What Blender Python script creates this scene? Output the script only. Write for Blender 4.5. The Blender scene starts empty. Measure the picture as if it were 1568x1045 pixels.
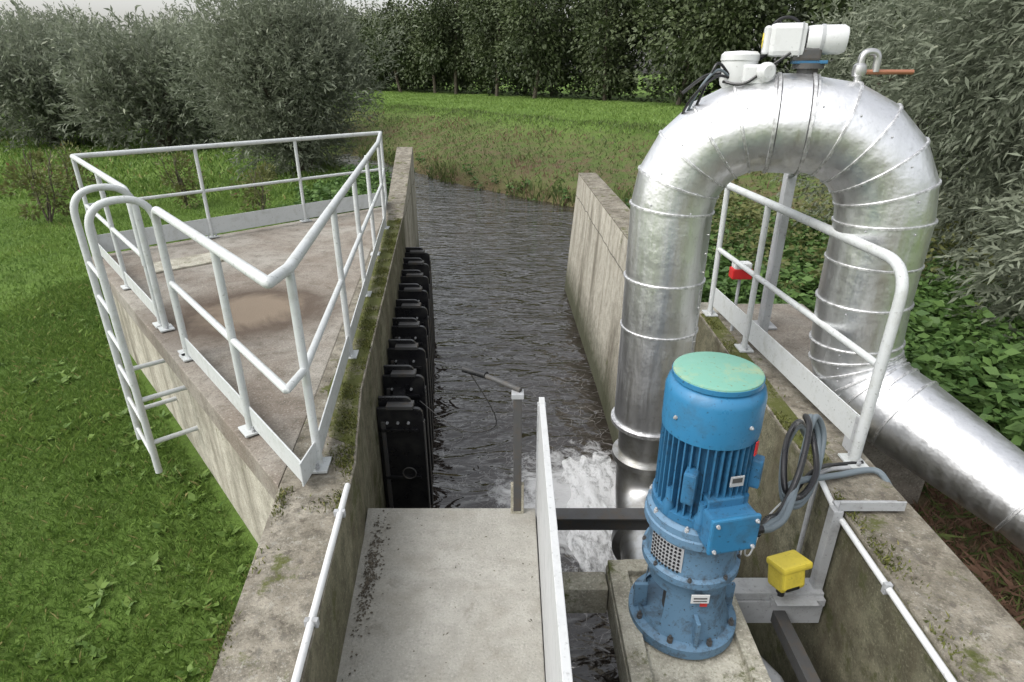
import bpy, bmesh, math, numpy as np
from mathutils import Vector, Matrix
R = np.random.default_rng(7)
scene = bpy.context.scene
scene.view_settings.view_transform='Standard'
scene.view_settings.look='None'; scene.view_settings.exposure=0
# ------------------------------------------------------------------ materials
class M:
    def __init__(s,name,rough=.6,metal=0.,spec=.5,col=None):
        s.m=bpy.data.materials.new(name); s.m.use_nodes=True
        s.nt=s.m.node_tree; s.b=s.nt.nodes['Principled BSDF']
        s.b.inputs['Roughness'].default_value=rough
        s.b.inputs['Metallic'].default_value=metal
        s.b.inputs['Specular IOR Level'].default_value=spec
        if col: s.b.inputs['Base Color'].default_value=(*col,1)
        g=s.nt.nodes.new('ShaderNodeNewGeometry'); s.pos=g.outputs['Position']; s.nor=g.outputs['Normal']
    def link(s,a,b): s.nt.links.new(a,b)
    def mapped(s,sc,rot=0.):
        n=s.nt.nodes.new('ShaderNodeMapping'); n.inputs['Scale'].default_value=sc; n.inputs['Rotation'].default_value=(0,0,rot)
        s.link(s.pos,n.inputs['Vector']); return n.outputs[0]
    def noise(s,scale,detail=4,vec=None,dist=0,rough=.55):
        n=s.nt.nodes.new('ShaderNodeTexNoise'); n.inputs['Scale'].default_value=scale
        n.inputs['Detail'].default_value=detail; n.inputs['Distortion'].default_value=dist
        n.inputs['Roughness'].default_value=rough
        s.link(vec or s.pos,n.inputs['Vector']); return n.outputs['Fac']
    def voro(s,scale,feature='F1',vec=None):
        n=s.nt.nodes.new('ShaderNodeTexVoronoi'); n.feature=feature; n.inputs['Scale'].default_value=scale
        s.link(vec or s.pos,n.inputs['Vector']); return n.outputs['Distance']
    def rng(s,fac,a,b,c=0.,d=1.):
        n=s.nt.nodes.new('ShaderNodeMapRange'); s.link(fac,n.inputs[0])
        for i,v in zip((1,2,3,4),(a,b,c,d)): n.inputs[i].default_value=v
        return n.outputs[0]
    def math(s,op,a,b=0.):
        n=s.nt.nodes.new('ShaderNodeMath'); n.operation=op
        for i,v in enumerate((a,b)):
            if isinstance(v,(int,float)): n.inputs[i].default_value=v
            else: s.link(v,n.inputs[i])
        return n.outputs[0]
    def dist(s,p):
        n=s.nt.nodes.new('ShaderNodeVectorMath'); n.operation='DISTANCE'; s.link(s.pos,n.inputs[0]); n.inputs[1].default_value=p
        return n.outputs['Value']
    def mix(s,f,a,b,mode='MIX'):
        n=s.nt.nodes.new('ShaderNodeMix'); n.data_type='RGBA'; n.blend_type=mode
        if isinstance(f,(int,float)): n.inputs[0].default_value=f
        else: s.link(f,n.inputs[0])
        for i,v in ((6,a),(7,b)):
            if isinstance(v,tuple): n.inputs[i].default_value=(*v,1)
            else: s.link(v,n.inputs[i])
        return n.outputs[2]
    def sep(s,v):
        n=s.nt.nodes.new('ShaderNodeSeparateXYZ'); s.link(v,n.inputs[0]); return n.outputs
    def attr(s,name):
        n=s.nt.nodes.new('ShaderNodeAttribute'); n.attribute_name=name; return n.outputs['Fac']
    def color(s,c): s.link(c,s.b.inputs['Base Color'])
    def bump(s,h,strength=.3,dist=.01):
        n=s.nt.nodes.new('ShaderNodeBump'); n.inputs['Strength'].default_value=strength
        n.inputs['Distance'].default_value=dist; s.link(h,n.inputs['Height']); s.link(n.outputs[0],s.b.inputs['Normal'])

def concrete(name,c1,c2,moss=0.,lichen=0.,streak=0.,dark=.45,mosscol=(.075,.085,.02),damp=True,fines=1.,midamt=.75,stain=0.,crack=0.,wet=0.):
    m=M(name,.92,spec=.25)
    big=m.noise(1.6,7,dist=.4); mid=m.noise(11,7,rough=.65); fine=m.noise(85,3,rough=.7)
    c=m.mix(m.rng(big,.36,.64),c1,c2)
    c=m.mix(m.rng(mid,.42,.64,0,midamt),c,tuple(x*dark for x in c1))
    c=m.mix(m.rng(fine,.56,.66,0,.55*fines),c,tuple(x*.35 for x in c1))
    c=m.mix(m.rng(fine,.44,.34,0,.45*fines),c,tuple(min(1,x*1.5) for x in c2))
    if stain:
        s1=m.noise(2.3,8,dist=1.,rough=.62); c=m.mix(m.rng(s1,.48,.66,0,stain),c,(.20,.18,.14))
        s2=m.noise(5.5,8,dist=.5,rough=.7); c=m.mix(m.rng(s2,.60,.67,0,stain),c,(.13,.115,.09))
    if lichen:
        l=m.noise(30,6,rough=.72); c=m.mix(m.rng(l,.55,.60,0,lichen*.8),c,(.43,.42,.37))
        l2=m.noise(15,7,rough=.75); c=m.mix(m.rng(l2,.52,.61,0,lichen),c,(.055,.045,.034))
        l3=m.noise(3,7,rough=.7); c=m.mix(m.rng(l3,.46,.66,0,lichen*.75),c,(.095,.08,.058))
    nz=m.sep(m.nor)[2]
    if streak:
        side=m.rng(nz,.5,.2)
        v=m.mapped((2.6,2.6,.45)); st=m.noise(1.,7,vec=v,rough=.68,dist=.3)
        c=m.mix(m.math('MULTIPLY',m.rng(st,.46,.70,0,streak),side),c,(.075,.062,.04))
        v=m.mapped((11,11,.8)); st=m.noise(1.,5,vec=v,rough=.6)
        c=m.mix(m.math('MULTIPLY',m.rng(st,.55,.75,0,streak*.45),side),c,(.10,.085,.06))
        if damp:
            z=m.math('ADD',m.sep(m.pos)[2],m.math('MULTIPLY',mid,-.35))
            c=m.mix(m.math('MULTIPLY',m.rng(z,-1.2,-1.75,0,.9),side),c,(.05,.055,.028))
    if crack:
        z=m.sep(m.pos)[2]; zz=m.math('ADD',z,m.math('MULTIPLY',m.noise(3,6),.10))
        line=m.rng(m.math('ABSOLUTE',m.math('SUBTRACT',zz,-.02)),.012,.004); c=m.mix(m.math('MULTIPLY',line,.8),c,(.05,.045,.035))
    if moss:
        mo=m.noise(4.5,9,rough=.75); c=m.mix(m.rng(mo,.63-.2*moss,.70-.2*moss,0,.9),c,mosscol)
    m.color(c); m.bump(m.math('ADD',mid,m.math('MULTIPLY',fine,.6)),.6,.014)
    return m.m
MAT={}
MAT['wall']=concrete('weathered_concrete',(.41,.385,.32),(.50,.475,.40),moss=.08,streak=.8,dark=.72,crack=1)
MAT['walltop']=concrete('lichen_concrete',(.21,.19,.15),(.30,.275,.225),moss=.30,lichen=.75)
MAT['green']=concrete('algae_concrete',(.125,.12,.078),(.22,.21,.145),moss=.42,streak=.9,dark=.5,mosscol=(.065,.07,.028))
MAT['mossy']=concrete('mossy_concrete',(.13,.13,.065),(.2,.185,.11),moss=1.0,lichen=.4)
MAT['walk']=concrete('walkway_concrete',(.31,.30,.265),(.38,.37,.335),dark=.82,fines=.6,midamt=.6,stain=.35)
MAT['plinth']=concrete('plinth_concrete',(.34,.32,.25),(.47,.45,.38),moss=.25,dark=.55,stain=.45)
m=M('deck_concrete',.9,spec=.25)
big=m.noise(1.1,8,dist=.6,rough=.62); mid=m.noise(7,8,rough=.7); fine=m.noise(90,3,rough=.7)
c=m.mix(m.rng(big,.40,.60),(.30,.28,.245),(.20,.17,.14))
c=m.mix(m.rng(mid,.48,.68,0,.65),c,(.10,.085,.065)); c=m.mix(m.rng(fine,.56,.68,0,.65),c,(.06,.055,.045))
c=m.mix(m.rng(fine,.43,.33,0,.5),c,(.45,.42,.37))
dd=m.math('ADD',m.dist((-2.25,4.8,0)),m.math('MULTIPLY',big,1.3))
c=m.mix(m.rng(dd,1.5,1.15,0,.85),c,(.075,.052,.036)); c=m.mix(m.rng(dd,1.1,.9,0,.9),c,(.22,.175,.13))
m.color(c); m.bump(m.math('ADD',mid,fine),.5,.01); MAT['deck']=m.m
def paint(name,c,dirt,rough=.45,amount=.5,sc=9):
    m=M(name,rough); n=m.noise(sc,8,rough=.72); f=m.noise(60,4)
    cc=m.mix(m.rng(n,.5,.72,0,amount),c,dirt); cc=m.mix(m.rng(f,.62,.72,0,amount),cc,tuple(x*.5 for x in dirt))
    m.color(cc); m.bump(f,.1,.003); m.link(m.rng(n,.35,.65,rough-.08,rough+.2),m.b.inputs['Roughness']); return m.m
MAT['rail']=paint('grey_white_paint',(.50,.52,.52),(.33,.34,.30),.42,.65)
MAT['galv']=paint('galvanised_steel',(.36,.37,.38),(.20,.20,.19),.5,.7)
MAT['panel']=paint('light_panel',(.50,.51,.51),(.34,.35,.34),.5)
MAT['blue']=paint('blue_machine_paint',(.03,.13,.25),(.02,.035,.05),.4,.9,14)
MAT['blue2']=paint('bright_blue_paint',(.028,.165,.32),(.03,.08,.125),.34,.7,7)
MAT['greyblue']=paint('weathered_blue_paint',(.10,.19,.285),(.04,.035,.03),.5,1.,13)
MAT['teal']=paint('verdigris_lid',(.15,.34,.265),(.33,.36,.20),.55,.95)
MAT['white']=paint('white_plastic',(.60,.61,.61),(.40,.40,.38),.4,.4)
MAT['yellow']=paint('yellow_plastic',(.72,.58,.07),(.40,.32,.05),.4,.5)
MAT['red']=M('red_plastic',.4,col=(.5,.02,.02)).m
MAT['black']=paint('black_plastic',(.012,.012,.014),(.04,.04,.036),.3,.8)
MAT['dark']=paint('dark_steel',(.06,.06,.06),(.10,.075,.05),.55,.8)
MAT['cable']=M('grey_cable',.5,col=(.13,.16,.18)).m
MAT['copper']=M('copper',.4,.6,col=(.45,.2,.12)).m
MAT['brass']=M('fitting_metal',.35,.8,col=(.5,.5,.5)).m
m=M('aluminium_cladding',.3,1.); n1=m.noise(2.5,5); n2=m.noise(1,6,vec=m.mapped((22,22,2)),rough=.7); n3=m.noise(28,6,rough=.7)
c=m.mix(m.rng(n2,.4,.7,0,.7),(.84,.84,.85),(.64,.65,.66)); c=m.mix(m.rng(n3,.55,.75,0,.65),c,(.47,.47,.46)); m.color(c)
m.link(m.rng(n2,.3,.7,.30,.50),m.b.inputs['Roughness']); m.bump(n1,.45,.045); MAT['alu']=m.m
m=M('seam_metal',.5,1.); m.color(m.mix(m.rng(m.noise(40,3),.4,.6),(.8,.8,.8),(.5,.5,.5))); MAT['seam']=m.m
m=M('stainless',.4,1.); n2=m.noise(12,6,rough=.7); m.color(m.mix(m.rng(n2,.45,.7,0,.8),(.62,.62,.61),(.38,.36,.31))); MAT['steel']=m.m
def leafmat(name,dark,light,extra,trans=.3):
    m=M(name,.55,spec=.3); t=m.attr('tint')
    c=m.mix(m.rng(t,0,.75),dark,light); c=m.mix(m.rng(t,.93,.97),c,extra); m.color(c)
    if trans:
        tr=m.nt.nodes.new('ShaderNodeBsdfTranslucent'); m.link(c,tr.inputs[0])
        mx=m.nt.nodes.new('ShaderNodeMixShader'); mx.inputs[0].default_value=trans
        m.link(m.b.outputs[0],mx.inputs[1]); m.link(tr.outputs[0],mx.inputs[2])
        m.link(mx.outputs[0],m.nt.nodes['Material Output'].inputs[0])
    return m.m
MAT['grass']=leafmat('grass_blades',(.065,.13,.024),(.18,.27,.06),(.30,.27,.11))
MAT['grass2']=leafmat('rough_grass',(.06,.09,.028),(.155,.195,.065),(.19,.115,.08))
MAT['willow']=leafmat('willow_leaves',(.07,.088,.054),(.23,.255,.185),(.32,.34,.25),.35)
MAT['oak']=leafmat('dark_leaves',(.030,.044,.021),(.082,.104,.045),(.18,.165,.06),0)  # treeline leaves: distance haze put into the colour as muted greens
MAT['nettle']=leafmat('broad_leaves',(.035,.085,.022),(.12,.205,.055),(.18,.24,.06))
MAT['shrub']=leafmat('shrub_leaves',(.07,.09,.03),(.16,.17,.06),(.22,.11,.065))
MAT['moss']=leafmat('moss',(.05,.06,.015),(.13,.14,.035),(.2,.18,.06),0)
MAT['bark']=concrete('bark',(.10,.085,.065),(.15,.13,.10),dark=.4)
m=M('grass_ground',.95,spec=.1)
a=m.noise(.35,6); b=m.noise(3,8,rough=.7); f=m.noise(35,5,rough=.7)
c=m.mix(m.rng(a,.35,.65),(.09,.155,.03),(.14,.22,.05)); c=m.mix(m.rng(b,.45,.68,0,.55),c,(.06,.085,.025))
rg=m.attr('rough'); r2=m.mix(m.rng(b,.42,.58),(.085,.12,.038),(.125,.095,.06)); c=m.mix(rg,c,r2)
dt=m.attr('dirt'); d2=m.mix(m.rng(f,.35,.65),(.07,.048,.028),(.17,.13,.08)); c=m.mix(dt,c,d2)
c=m.mix(m.rng(f,.5,.7,0,.5),c,(.035,.05,.018)); m.color(c); m.bump(m.math('ADD',b,f),.7,.05); MAT['ground']=m.m
# water
WC=(.70,4.45,-1.75)
m=M('canal_water',.03,spec=.5); m.b.inputs['IOR'].default_value=1.65
w0=m.noise(1.,2,vec=m.mapped((.8,1.1,1),.4),dist=1.); w1=m.noise(2.6,2,vec=m.mapped((.6,1.5,1),.35),dist=1.6,rough=.5); w2=m.noise(8,2,vec=m.mapped((.6,1.4,1),-.2),dist=1.2); fo=m.noise(6,9,rough=.78,dist=.5)
base=m.mix(m.rng(fo,.4,.6),(.018,.014,.011),(.032,.026,.022))
zz=m.sep(m.pos); wv=m.nt.nodes.new('ShaderNodeVectorMath'); wv.operation='ADD'; m.link(m.pos,wv.inputs[0])
nc=m.nt.nodes.new('ShaderNodeTexNoise'); nc.inputs['Scale'].default_value=3; m.link(m.pos,nc.inputs['Vector'])
sc=m.nt.nodes.new('ShaderNodeVectorMath'); sc.operation='SCALE'; m.link(nc.outputs['Color'],sc.inputs[0]); sc.inputs['Scale'].default_value=.35; m.link(sc.outputs[0],wv.inputs[1])
ed=m.voro(7,'DISTANCE_TO_EDGE',vec=wv.outputs[0]); near=m.rng(zz[1],8.5,5.,0,1)
lines=m.math('MULTIPLY',m.rng(ed,.03,.008),m.math('MULTIPLY',near,m.rng(m.noise(1.7,5),.42,.55)))
base=m.mix(m.math('MULTIPLY',lines,.35),base,(.4,.39,.38))
fm=m.math('ADD',m.dist(WC),m.math('MULTIPLY',fo,2.3))
foam=m.rng(fm,2.05,1.6,0,.75)
base=m.mix(foam,base,(.66,.67,.68)); m.color(base); m.link(m.rng(foam,0,.5,.03,.6),m.b.inputs['Roughness'])
m.bump(m.math('ADD',m.math('ADD',m.math('MULTIPLY',w0,1.8),w1),m.math('MULTIPLY',w2,.25)),1.,.045); MAT['water']=m.m
m=M('foam',.35); fo=m.noise(24,9,rough=.8,dist=.6,vec=m.mapped((1,.55,1))); fb=m.noise(6,6,dist=2.,vec=m.mapped((1.2,.5,1))); dd=m.dist(WC)
m.color(m.mix(m.rng(m.math('SUBTRACT',m.math('ADD',m.math('MULTIPLY',fo,.75),m.math('MULTIPLY',fb,.6)),m.math('MULTIPLY',dd,.16)),.40,.62),(.10,.10,.10),(.86,.87,.88))); m.bump(fo,1.,.03); MAT['foam']=m.m
# ------------------------------------------------------------------ geometry helpers
def empty(name,loc=(0,0,0)):
    e=bpy.data.objects.new(name,None); e.empty_display_size=.1; scene.collection.objects.link(e); return e
def obj(name,me,mat=None,parent=None,smooth=None):
    o=bpy.data.objects.new(name,me); scene.collection.objects.link(o)
    if mat is not None: me.materials.append(MAT[mat])
    if smooth is not None:
        me.polygons.foreach_set('use_smooth',[True]*len(me.polygons)); me.set_sharp_from_angle(angle=math.radians(smooth))
    if parent: o.parent=parent
    return o
def pyd(name,v,f,mat,parent=None,smooth=None,bevel=0):
    me=bpy.data.meshes.new(name)
    bm=bmesh.new(); vs=[bm.verts.new(p) for p in v]
    for q in f: bm.faces.new([vs[i] for i in q])
    bmesh.ops.recalc_face_normals(bm,faces=bm.faces)
    if bevel: bmesh.ops.bevel(bm,geom=list(bm.edges),offset=bevel,segments=2,affect='EDGES',profile=.6)
    bm.to_mesh(me); bm.free(); return obj(name,me,mat,parent,smooth)
def box(name,c,s,mat,parent=None,bevel=.004,rot=None):
    hx,hy,hz=[x/2 for x in s]
    v=[Vector((x*hx,y*hy,z*hz)) for z in(-1,1) for y in(-1,1) for x in(-1,1)]
    Rm=rot if rot else Matrix.Identity(3)
    v=[Rm@p+Vector(c) for p in v]
    return pyd(name,v,[(0,1,3,2),(4,5,7,6),(0,1,5,4),(2,3,7,6),(0,2,6,4),(1,3,7,5)],mat,parent,None,bevel)
def prism(name,poly,z0,tops,mat,parent=None,bevel=.012,botpoly=None,bots=None):
    n=len(poly)
    if isinstance(tops,(int,float)): tops=[tops]*n
    bp=botpoly or poly; bots=bots or [z0]*n
    v=[(p[0],p[1],b) for p,b in zip(bp,bots)]+[(p[0],p[1],t) for p,t in zip(poly,tops)]
    f=[tuple(range(n)),tuple(range(n,2*n))]+[(i,(i+1)%n,n+(i+1)%n,n+i) for i in range(n)]
    return pyd(name,v,f,mat,parent,None,bevel)
def fillet(pts,r,n=6):
    pts=[Vector(p) for p in pts]; out=[pts[0]]
    for i in range(1,len(pts)-1):
        a,b,c=pts[i-1],pts[i],pts[i+1]; rr=r[i] if isinstance(r,(list,dict)) else r
        d1=(a-b); d2=(c-b); l=min(rr,d1.length*.49,d2.length*.49)
        p0=b+d1.normalized()*l; p2=b+d2.normalized()*l
        for k in range(n+1):
            t=k/n; out.append(p0*(1-t)**2+b*2*t*(1-t)+p2*t*t)
    out.append(pts[-1]); return out
def tube(name,pts,r,mat,parent=None,segs=12,smooth=40,caps=True):
    pts=[Vector(p) for p in pts]; n=len(pts)
    rad=r if isinstance(r,(list,tuple)) else [r]*n
    tang=[]
    for i in range(n):
        a=(pts[i]-pts[i-1]).normalized() if i else None; b=(pts[i+1]-pts[i]).normalized() if i<n-1 else None
        t=(a+b).normalized() if a and b else (a or b); tang.append(t)
    u=tang[0].orthogonal().normalized(); v=[];f=[]
    for i in range(n):
        u=(u-tang[i]*u.dot(tang[i])).normalized(); w=tang[i].cross(u)
        sc=1.
        if 0<i<n-1:
            cs=tang[i].dot((pts[i+1]-pts[i]).normalized()); sc=1/max(.5,cs)
            ax=(pts[i+1]-pts[i]).normalized()-(pts[i]-pts[i-1]).normalized()
            ax=ax.normalized() if ax.length>1e-5 else None
        else: ax=None
        for k in range(segs):
            a=2*math.pi*k/segs; o=(u*math.cos(a)+w*math.sin(a))*rad[i]
            if ax: o=o+ax*o.dot(ax)*(sc-1)
            v.append(pts[i]+o)
    for i in range(n-1):
        for k in range(segs):
            k2=(k+1)%segs; f.append((i*segs+k,i*segs+k2,(i+1)*segs+k2,(i+1)*segs+k))
    if caps: f.append(tuple(range(segs))); f.append(tuple(range((n-1)*segs,n*segs)))
    return pyd(name,v,f,mat,parent,smooth)
def lathe(name,c,prof,mat,parent=None,segs=40,smooth=35,axis=None,skip=None):
    q=Vector((0,0,1)).rotation_difference(Vector(axis).normalized()).to_matrix() if axis else Matrix.Identity(3)
    c=Vector(c); v=[];f=[]
    for r,z in prof:
        for k in range(segs):
            a=2*math.pi*k/segs; v.append(c+q@Vector((r*math.cos(a),r*math.sin(a),z)))
    for i in range(len(prof)-1):
        for k in range(segs):
            if skip and skip(i,k/segs*360): continue
            k2=(k+1)%segs; f.append((i*segs+k,i*segs+k2,(i+1)*segs+k2,(i+1)*segs+k))
    if prof[0][0]>.001 and not skip: f.append(tuple(range(segs)))
    if prof[-1][0]>.001 and not skip: f.append(tuple(range((len(prof)-1)*segs,len(prof)*segs)))
    return pyd(name,v,f,mat,parent,smooth)
def bolt(c,r,parent,axis=None,mat='galv',h=.02):
    return lathe('bolt',c,[(r,0),(r,h),(r*.5,h),(r*.5,h*1.7)],mat,parent,6,20,axis)
def spline(pts,n=8):
    pts=[Vector(p) for p in pts]; P=[pts[0]]+pts+[pts[-1]]; out=[]
    for i in range(1,len(P)-2):
        p0,p1,p2,p3=P[i-1:i+3]
        for k in range(n):
            t=k/n; out.append(.5*((2*p1)+(p2-p0)*t+(2*p0-5*p1+4*p2-p3)*t*t+(3*p1-p0-3*p2+p3)*t**3))
    out.append(pts[-1]); return out
def fast(name,V,k,mat,parent=None,tint=None):
    me=bpy.data.meshes.new(name); n=len(V); nf=n//k
    me.vertices.add(n); me.vertices.foreach_set('co',np.ascontiguousarray(V,dtype=np.float32).ravel())
    me.loops.add(n); me.loops.foreach_set('vertex_index',np.arange(n,dtype=np.int32))
    me.polygons.add(nf); me.polygons.foreach_set('loop_start',(np.arange(nf)*k).astype(np.int32))
    me.update(calc_edges=True)
    if tint is not None:
        a=me.attributes.new('tint','FLOAT','POINT'); a.data.foreach_set('value',np.repeat(tint,k).astype(np.float32))
    return obj(name,me,mat,parent)
def nrm(a): return a/np.maximum(np.linalg.norm(a,axis=1,keepdims=True),1e-6)
def leaves(name,P,D,L,W,mat,parent=None,tint=None,flat=0.):
    n=len(P); D=nrm(D); rv=R.normal(size=(n,3))
    S=nrm(np.cross(D,rv if flat==0 else nrm(rv*(1-flat)+np.array([0,0,1.])*flat)))
    L=np.asarray(L).reshape(-1,1)*np.ones((n,1)); W=np.asarray(W).reshape(-1,1)*np.ones((n,1))
    dr=np.zeros((n,3)); dr[:,2]=-.12
    V=np.stack([P,P+D*L*.42+S*W*.5,P+D*L+dr*L,P+D*L*.42-S*W*.5],1).reshape(-1,3)
    if tint is None: tint=R.random(n)
    return fast(name,V,4,mat,parent,tint)
def blades(name,P,H,W,mat,parent=None,tint=None,lean=.5):
    n=len(P); a=R.random(n)*2*np.pi; S=np.stack([np.cos(a),np.sin(a),np.zeros(n)],1)
    b=R.random(n)*2*np.pi; l=R.random(n)*lean
    T=np.stack([np.cos(b)*l,np.sin(b)*l,np.ones(n)],1)*H.reshape(-1,1)
    T2=T*.55; T2[:,:2]*=.5; w=W.reshape(-1,1)
    V=np.stack([P-S*w*.5,P+S*w*.5,P+T2+S*w*.35,P+T],1)
    if tint is None: tint=R.random(n)
    return fast(name,V.reshape(-1,3),4,mat,parent,tint)
# ------------------------------------------------------------------ terrain
WIN=[(-.50,-2),(-.70,1.37),(-.81,2.6),(-.96,3.4),(-1.50,8.2),(-1.93,12.27)]
def inx(y): return np.interp(y,[p[1] for p in WIN],[p[0] for p in WIN])
def shore(x,y): return .78*x+.62*y+.45*np.sin(.31*x-.2*y)+.15*np.sin(1.7*x+.9*y)
def s0f(x): return np.interp(x,[-3.6,-2.35,1.3,1.6],[8.4,4.2,4.2,9.2])
def terrain(x,y):
    x=np.asarray(x,float); y=np.asarray(y,float); s=shore(x,y)
    base=np.where(x>0,-.65,-1.)
    s0=s0f(x)
    und=.05*np.sin(.9*x+1)*np.cos(.7*y)+.02*np.sin(3.1*x+2*y)
    z=np.interp(s,[11.6,12.2,12.8,17.3,18.5],[-2.6,-1.8,-1.45,-.1,0.])
    t=np.clip((s-s0)/1.5,0,1); t=t*t*(3-2*t)
    near=base*(1-t)+(-2.6)*t+und*(1-t)
    z=np.where(s<11.6,near,z+und*np.clip((s-12.5)/2,0,1))
    z=np.maximum(z,np.interp(x,[-9,-6.5],[-1.25,-3.]))
    rx=np.interp(y,[-2,4.75,4.9,10.5],[1.68,1.68,1.28,1.22])
    ins=(x>inx(y)-.15)&(x<rx)&(y<11.5)
    ins|=(x>inx(y)-.15)&(x<1)&(y<14.0)
    return np.where(ins,-2.8,z)
def axis(a,b,st,lo,hi,g=1.12):
    c=list(np.arange(a,b+1e-6,st)); d=st
    while c[-1]<hi: d*=g; c.append(c[-1]+d)
    d=st
    while c[0]>lo: d*=g; c.insert(0,c[0]-d)
    return np.array(c)
xs=axis(-3.2,3.2,.1,-400,400); ys=axis(-2,15,.1,-60,600)
X,Y=np.meshgrid(xs,ys); Z=terrain(X,Y); nx,ny=len(xs),len(ys)
Vt=np.stack([X,Y,Z],-1).reshape(-1,3)
ii=np.arange(nx*ny).reshape(ny,nx); F=np.stack([ii[:-1,:-1],ii[:-1,1:],ii[1:,1:],ii[1:,:-1]],-1).reshape(-1,4)
me=bpy.data.meshes.new('ground'); me.from_pydata(Vt.tolist(),[],F.tolist())
S=shore(X,Y); rough=np.clip(1-np.abs(S-14.3)/3.2,0,1)**.6*(S>11)
rough=np.maximum(rough,np.clip((S-s0f(X)+.8)/1.2,0,1)*(S<11)*.8)
dirt=np.clip(1-np.abs(S-12.4)/.8,0,1)
dirt=np.maximum(dirt,((X>1.5)&(Y<8))*np.clip(1.3-(X-1.8)/2.6,0,1)*np.clip((5.5-Y)/2,0.,1)**.5)
for nme,arr in(('rough',rough),('dirt',dirt)):
    at=me.attributes.new(nme,'FLOAT','POINT'); at.data.foreach_set('value',arr.ravel().astype(np.float32))
me.polygons.foreach_set('use_smooth',[True]*len(me.polygons)); obj('ground',me,'ground')
pyd('water',[(-60,-1.9,-1.75),(40,-1.9,-1.75),(40,70,-1.75),(-60,70,-1.75)],[(0,1,2,3)],'water')
gx=np.linspace(.18,1.12,90); gy=np.linspace(3.0,6.2,260); GX,GY=np.meshgrid(gx,gy)
rr=np.hypot((GX-.76)/.46,(GY-4.35)/1.4); h=0.
for k in range(30):
    a=R.random()*6.28; fq=R.uniform(8,60); h=h+np.sin(GX*fq*np.cos(a)+.5*GY*fq*np.sin(a)+R.random()*6+1.5*np.sin(GX*5+k))/fq**.95
GZ=-1.80+.10*np.clip(1.15-rr,0,1)+h*.06*np.clip(1.25-rr,0,1)
me=bpy.data.meshes.new('white_water'); i2=np.arange(90*260).reshape(260,90)
me.from_pydata(np.stack([GX,GY,GZ],-1).reshape(-1,3).tolist(),[],np.stack([i2[:-1,:-1],i2[:-1,1:],i2[1:,1:],i2[1:,:-1]],-1).reshape(-1,4).tolist())
me.polygons.foreach_set('use_smooth',[True]*len(me.polygons)); obj('white_water',me,'foam')
# ------------------------------------------------------------------ concrete structure
lw=empty('retaining_wall')
poly=[(-.50,-2),(-.70,1.37),(-.81,2.6),(-.96,3.4),(-1.50,8.2),(-1.545,8.6),(-1.80,8.57),(-1.77,8.2),(-1.24,3.4),(-1.14,2.42),(-1.005,1.37),(-.80,-2)]
prism('wall_body',poly,-2.7,-.02,'green',lw,.008)
prism('wall_cap',poly,-.02,.0,'walltop',lw,.004)
st=[(inx(y)-.012,y) for y in(2.75,3.4,5,6.6,8.2)]+[(inx(y)-.19+.03*math.sin(y*5),y) for y in(8.2,7.4,6.6,5.8,5,4.2,3.4,2.85)]
prism('moss_strip',st,-.01,.004,'mossy',lw,.001)
op=[(-1.547,8.603),(-1.93,12.27),(-2.24,12.27),(-1.80,8.573)]
prism('outer_wall',op,-2.7,[-.02,.50,.50,-.02],'wall',lw,.01)
prism('outer_wall_cap',op,0,[.0,.52,.52,.0],'walltop',lw,.004,None,[-.02,.50,.50,-.02])
dk=empty('concrete_deck')
prism('slab',[(-1.145,2.41),(-1.243,3.4),(-1.773,8.2),(-1.87,9.10),(-1.98,9.13),(-4.64,6.44)],-.16,-.004,'deck',dk,.01)
prism('side_walls',[(-1.17,2.50),(-1.25,3.4),(-1.78,8.2),(-1.87,9.05),(-1.98,9.06),(-4.56,6.44)],-1.6,-.16,'wall',dk,.004)
box('access_plate',(-3.45,6.2,.006),(.75,.40,.018),'plinth',dk,.003,Matrix.Rotation(math.radians(42),3,'Z'))
rw=empty('retaining_wall')
rp=[(1.48,-2),(1.50,1.37),(1.53,2.24),(1.57,4.72),(1.90,4.72),(1.87,3.0),(1.86,1.4),(1.86,-2)]
prism('wall_body',rp,-2.7,-.02,'green',rw,.006); prism('wall_cap',rp,-.02,0,'walltop',rw,.006)
prism('moss_strip',[(1.545,2.5),(1.575,4.7),(1.70,4.7),(1.66,2.5)],-.01,.004,'mossy',rw,.001)
prism('outer_wall',[(1.20,4.73),(1.12,10.45),(1.41,10.45),(1.50,4.73)],-2.7,.28,'wall',rw,.008,
      [(1.03,4.73),(.88,10.45),(1.41,10.45),(1.50,4.73)])
prism('outer_wall_cap',[(1.199,4.729),(1.118,10.452),(1.412,10.452),(1.501,4.729)],.28,.302,'walltop',rw,.005)
prism('return_wall',[(1.505,4.735),(1.505,5.0),(1.9,5.0),(1.9,4.735)],-2.7,.0,'wall',rw,.01)
prism('side_slab',[(1.905,3.05),(1.905,4.98),(2.55,4.98),(2.55,3.05)],-.9,-.006,'deck',rw,.012)
def tufts(n,f,parent):
    y,x=f(n); k=(np.sin(y*7+x*20)+np.sin(y*17.3)+R.normal(size=n)*.7)>.3; x,y=x[k],y[k]
    P=np.stack([x,y,np.full(len(x),.002)],1); blades('moss_tufts',P,R.uniform(.006,.022,len(P)),R.uniform(.004,.010,len(P)),'moss',parent,None,1.2)
def f1(n):
    y=R.uniform(2.2,8.3,n); return y,inx(y)-.01-np.abs(R.normal(size=n))*.07
def f2(n):
    y=R.uniform(-.5,4.7,n); return y,np.interp(y,[-2,1.37,4.72],[1.48,1.50,1.57])+.01+np.abs(R.normal(size=n))*.05
def f3(n):
    y=R.uniform(-.2,2.4,n); return y,np.interp(y,[-2,2.4],[-.78,-1.12])+np.abs(R.normal(size=n))*.03
tufts(16000,f1,lw); tufts(7000,f2,rw); tufts(2500,f3,lw)
wk=empty('concrete_walkway')
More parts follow.
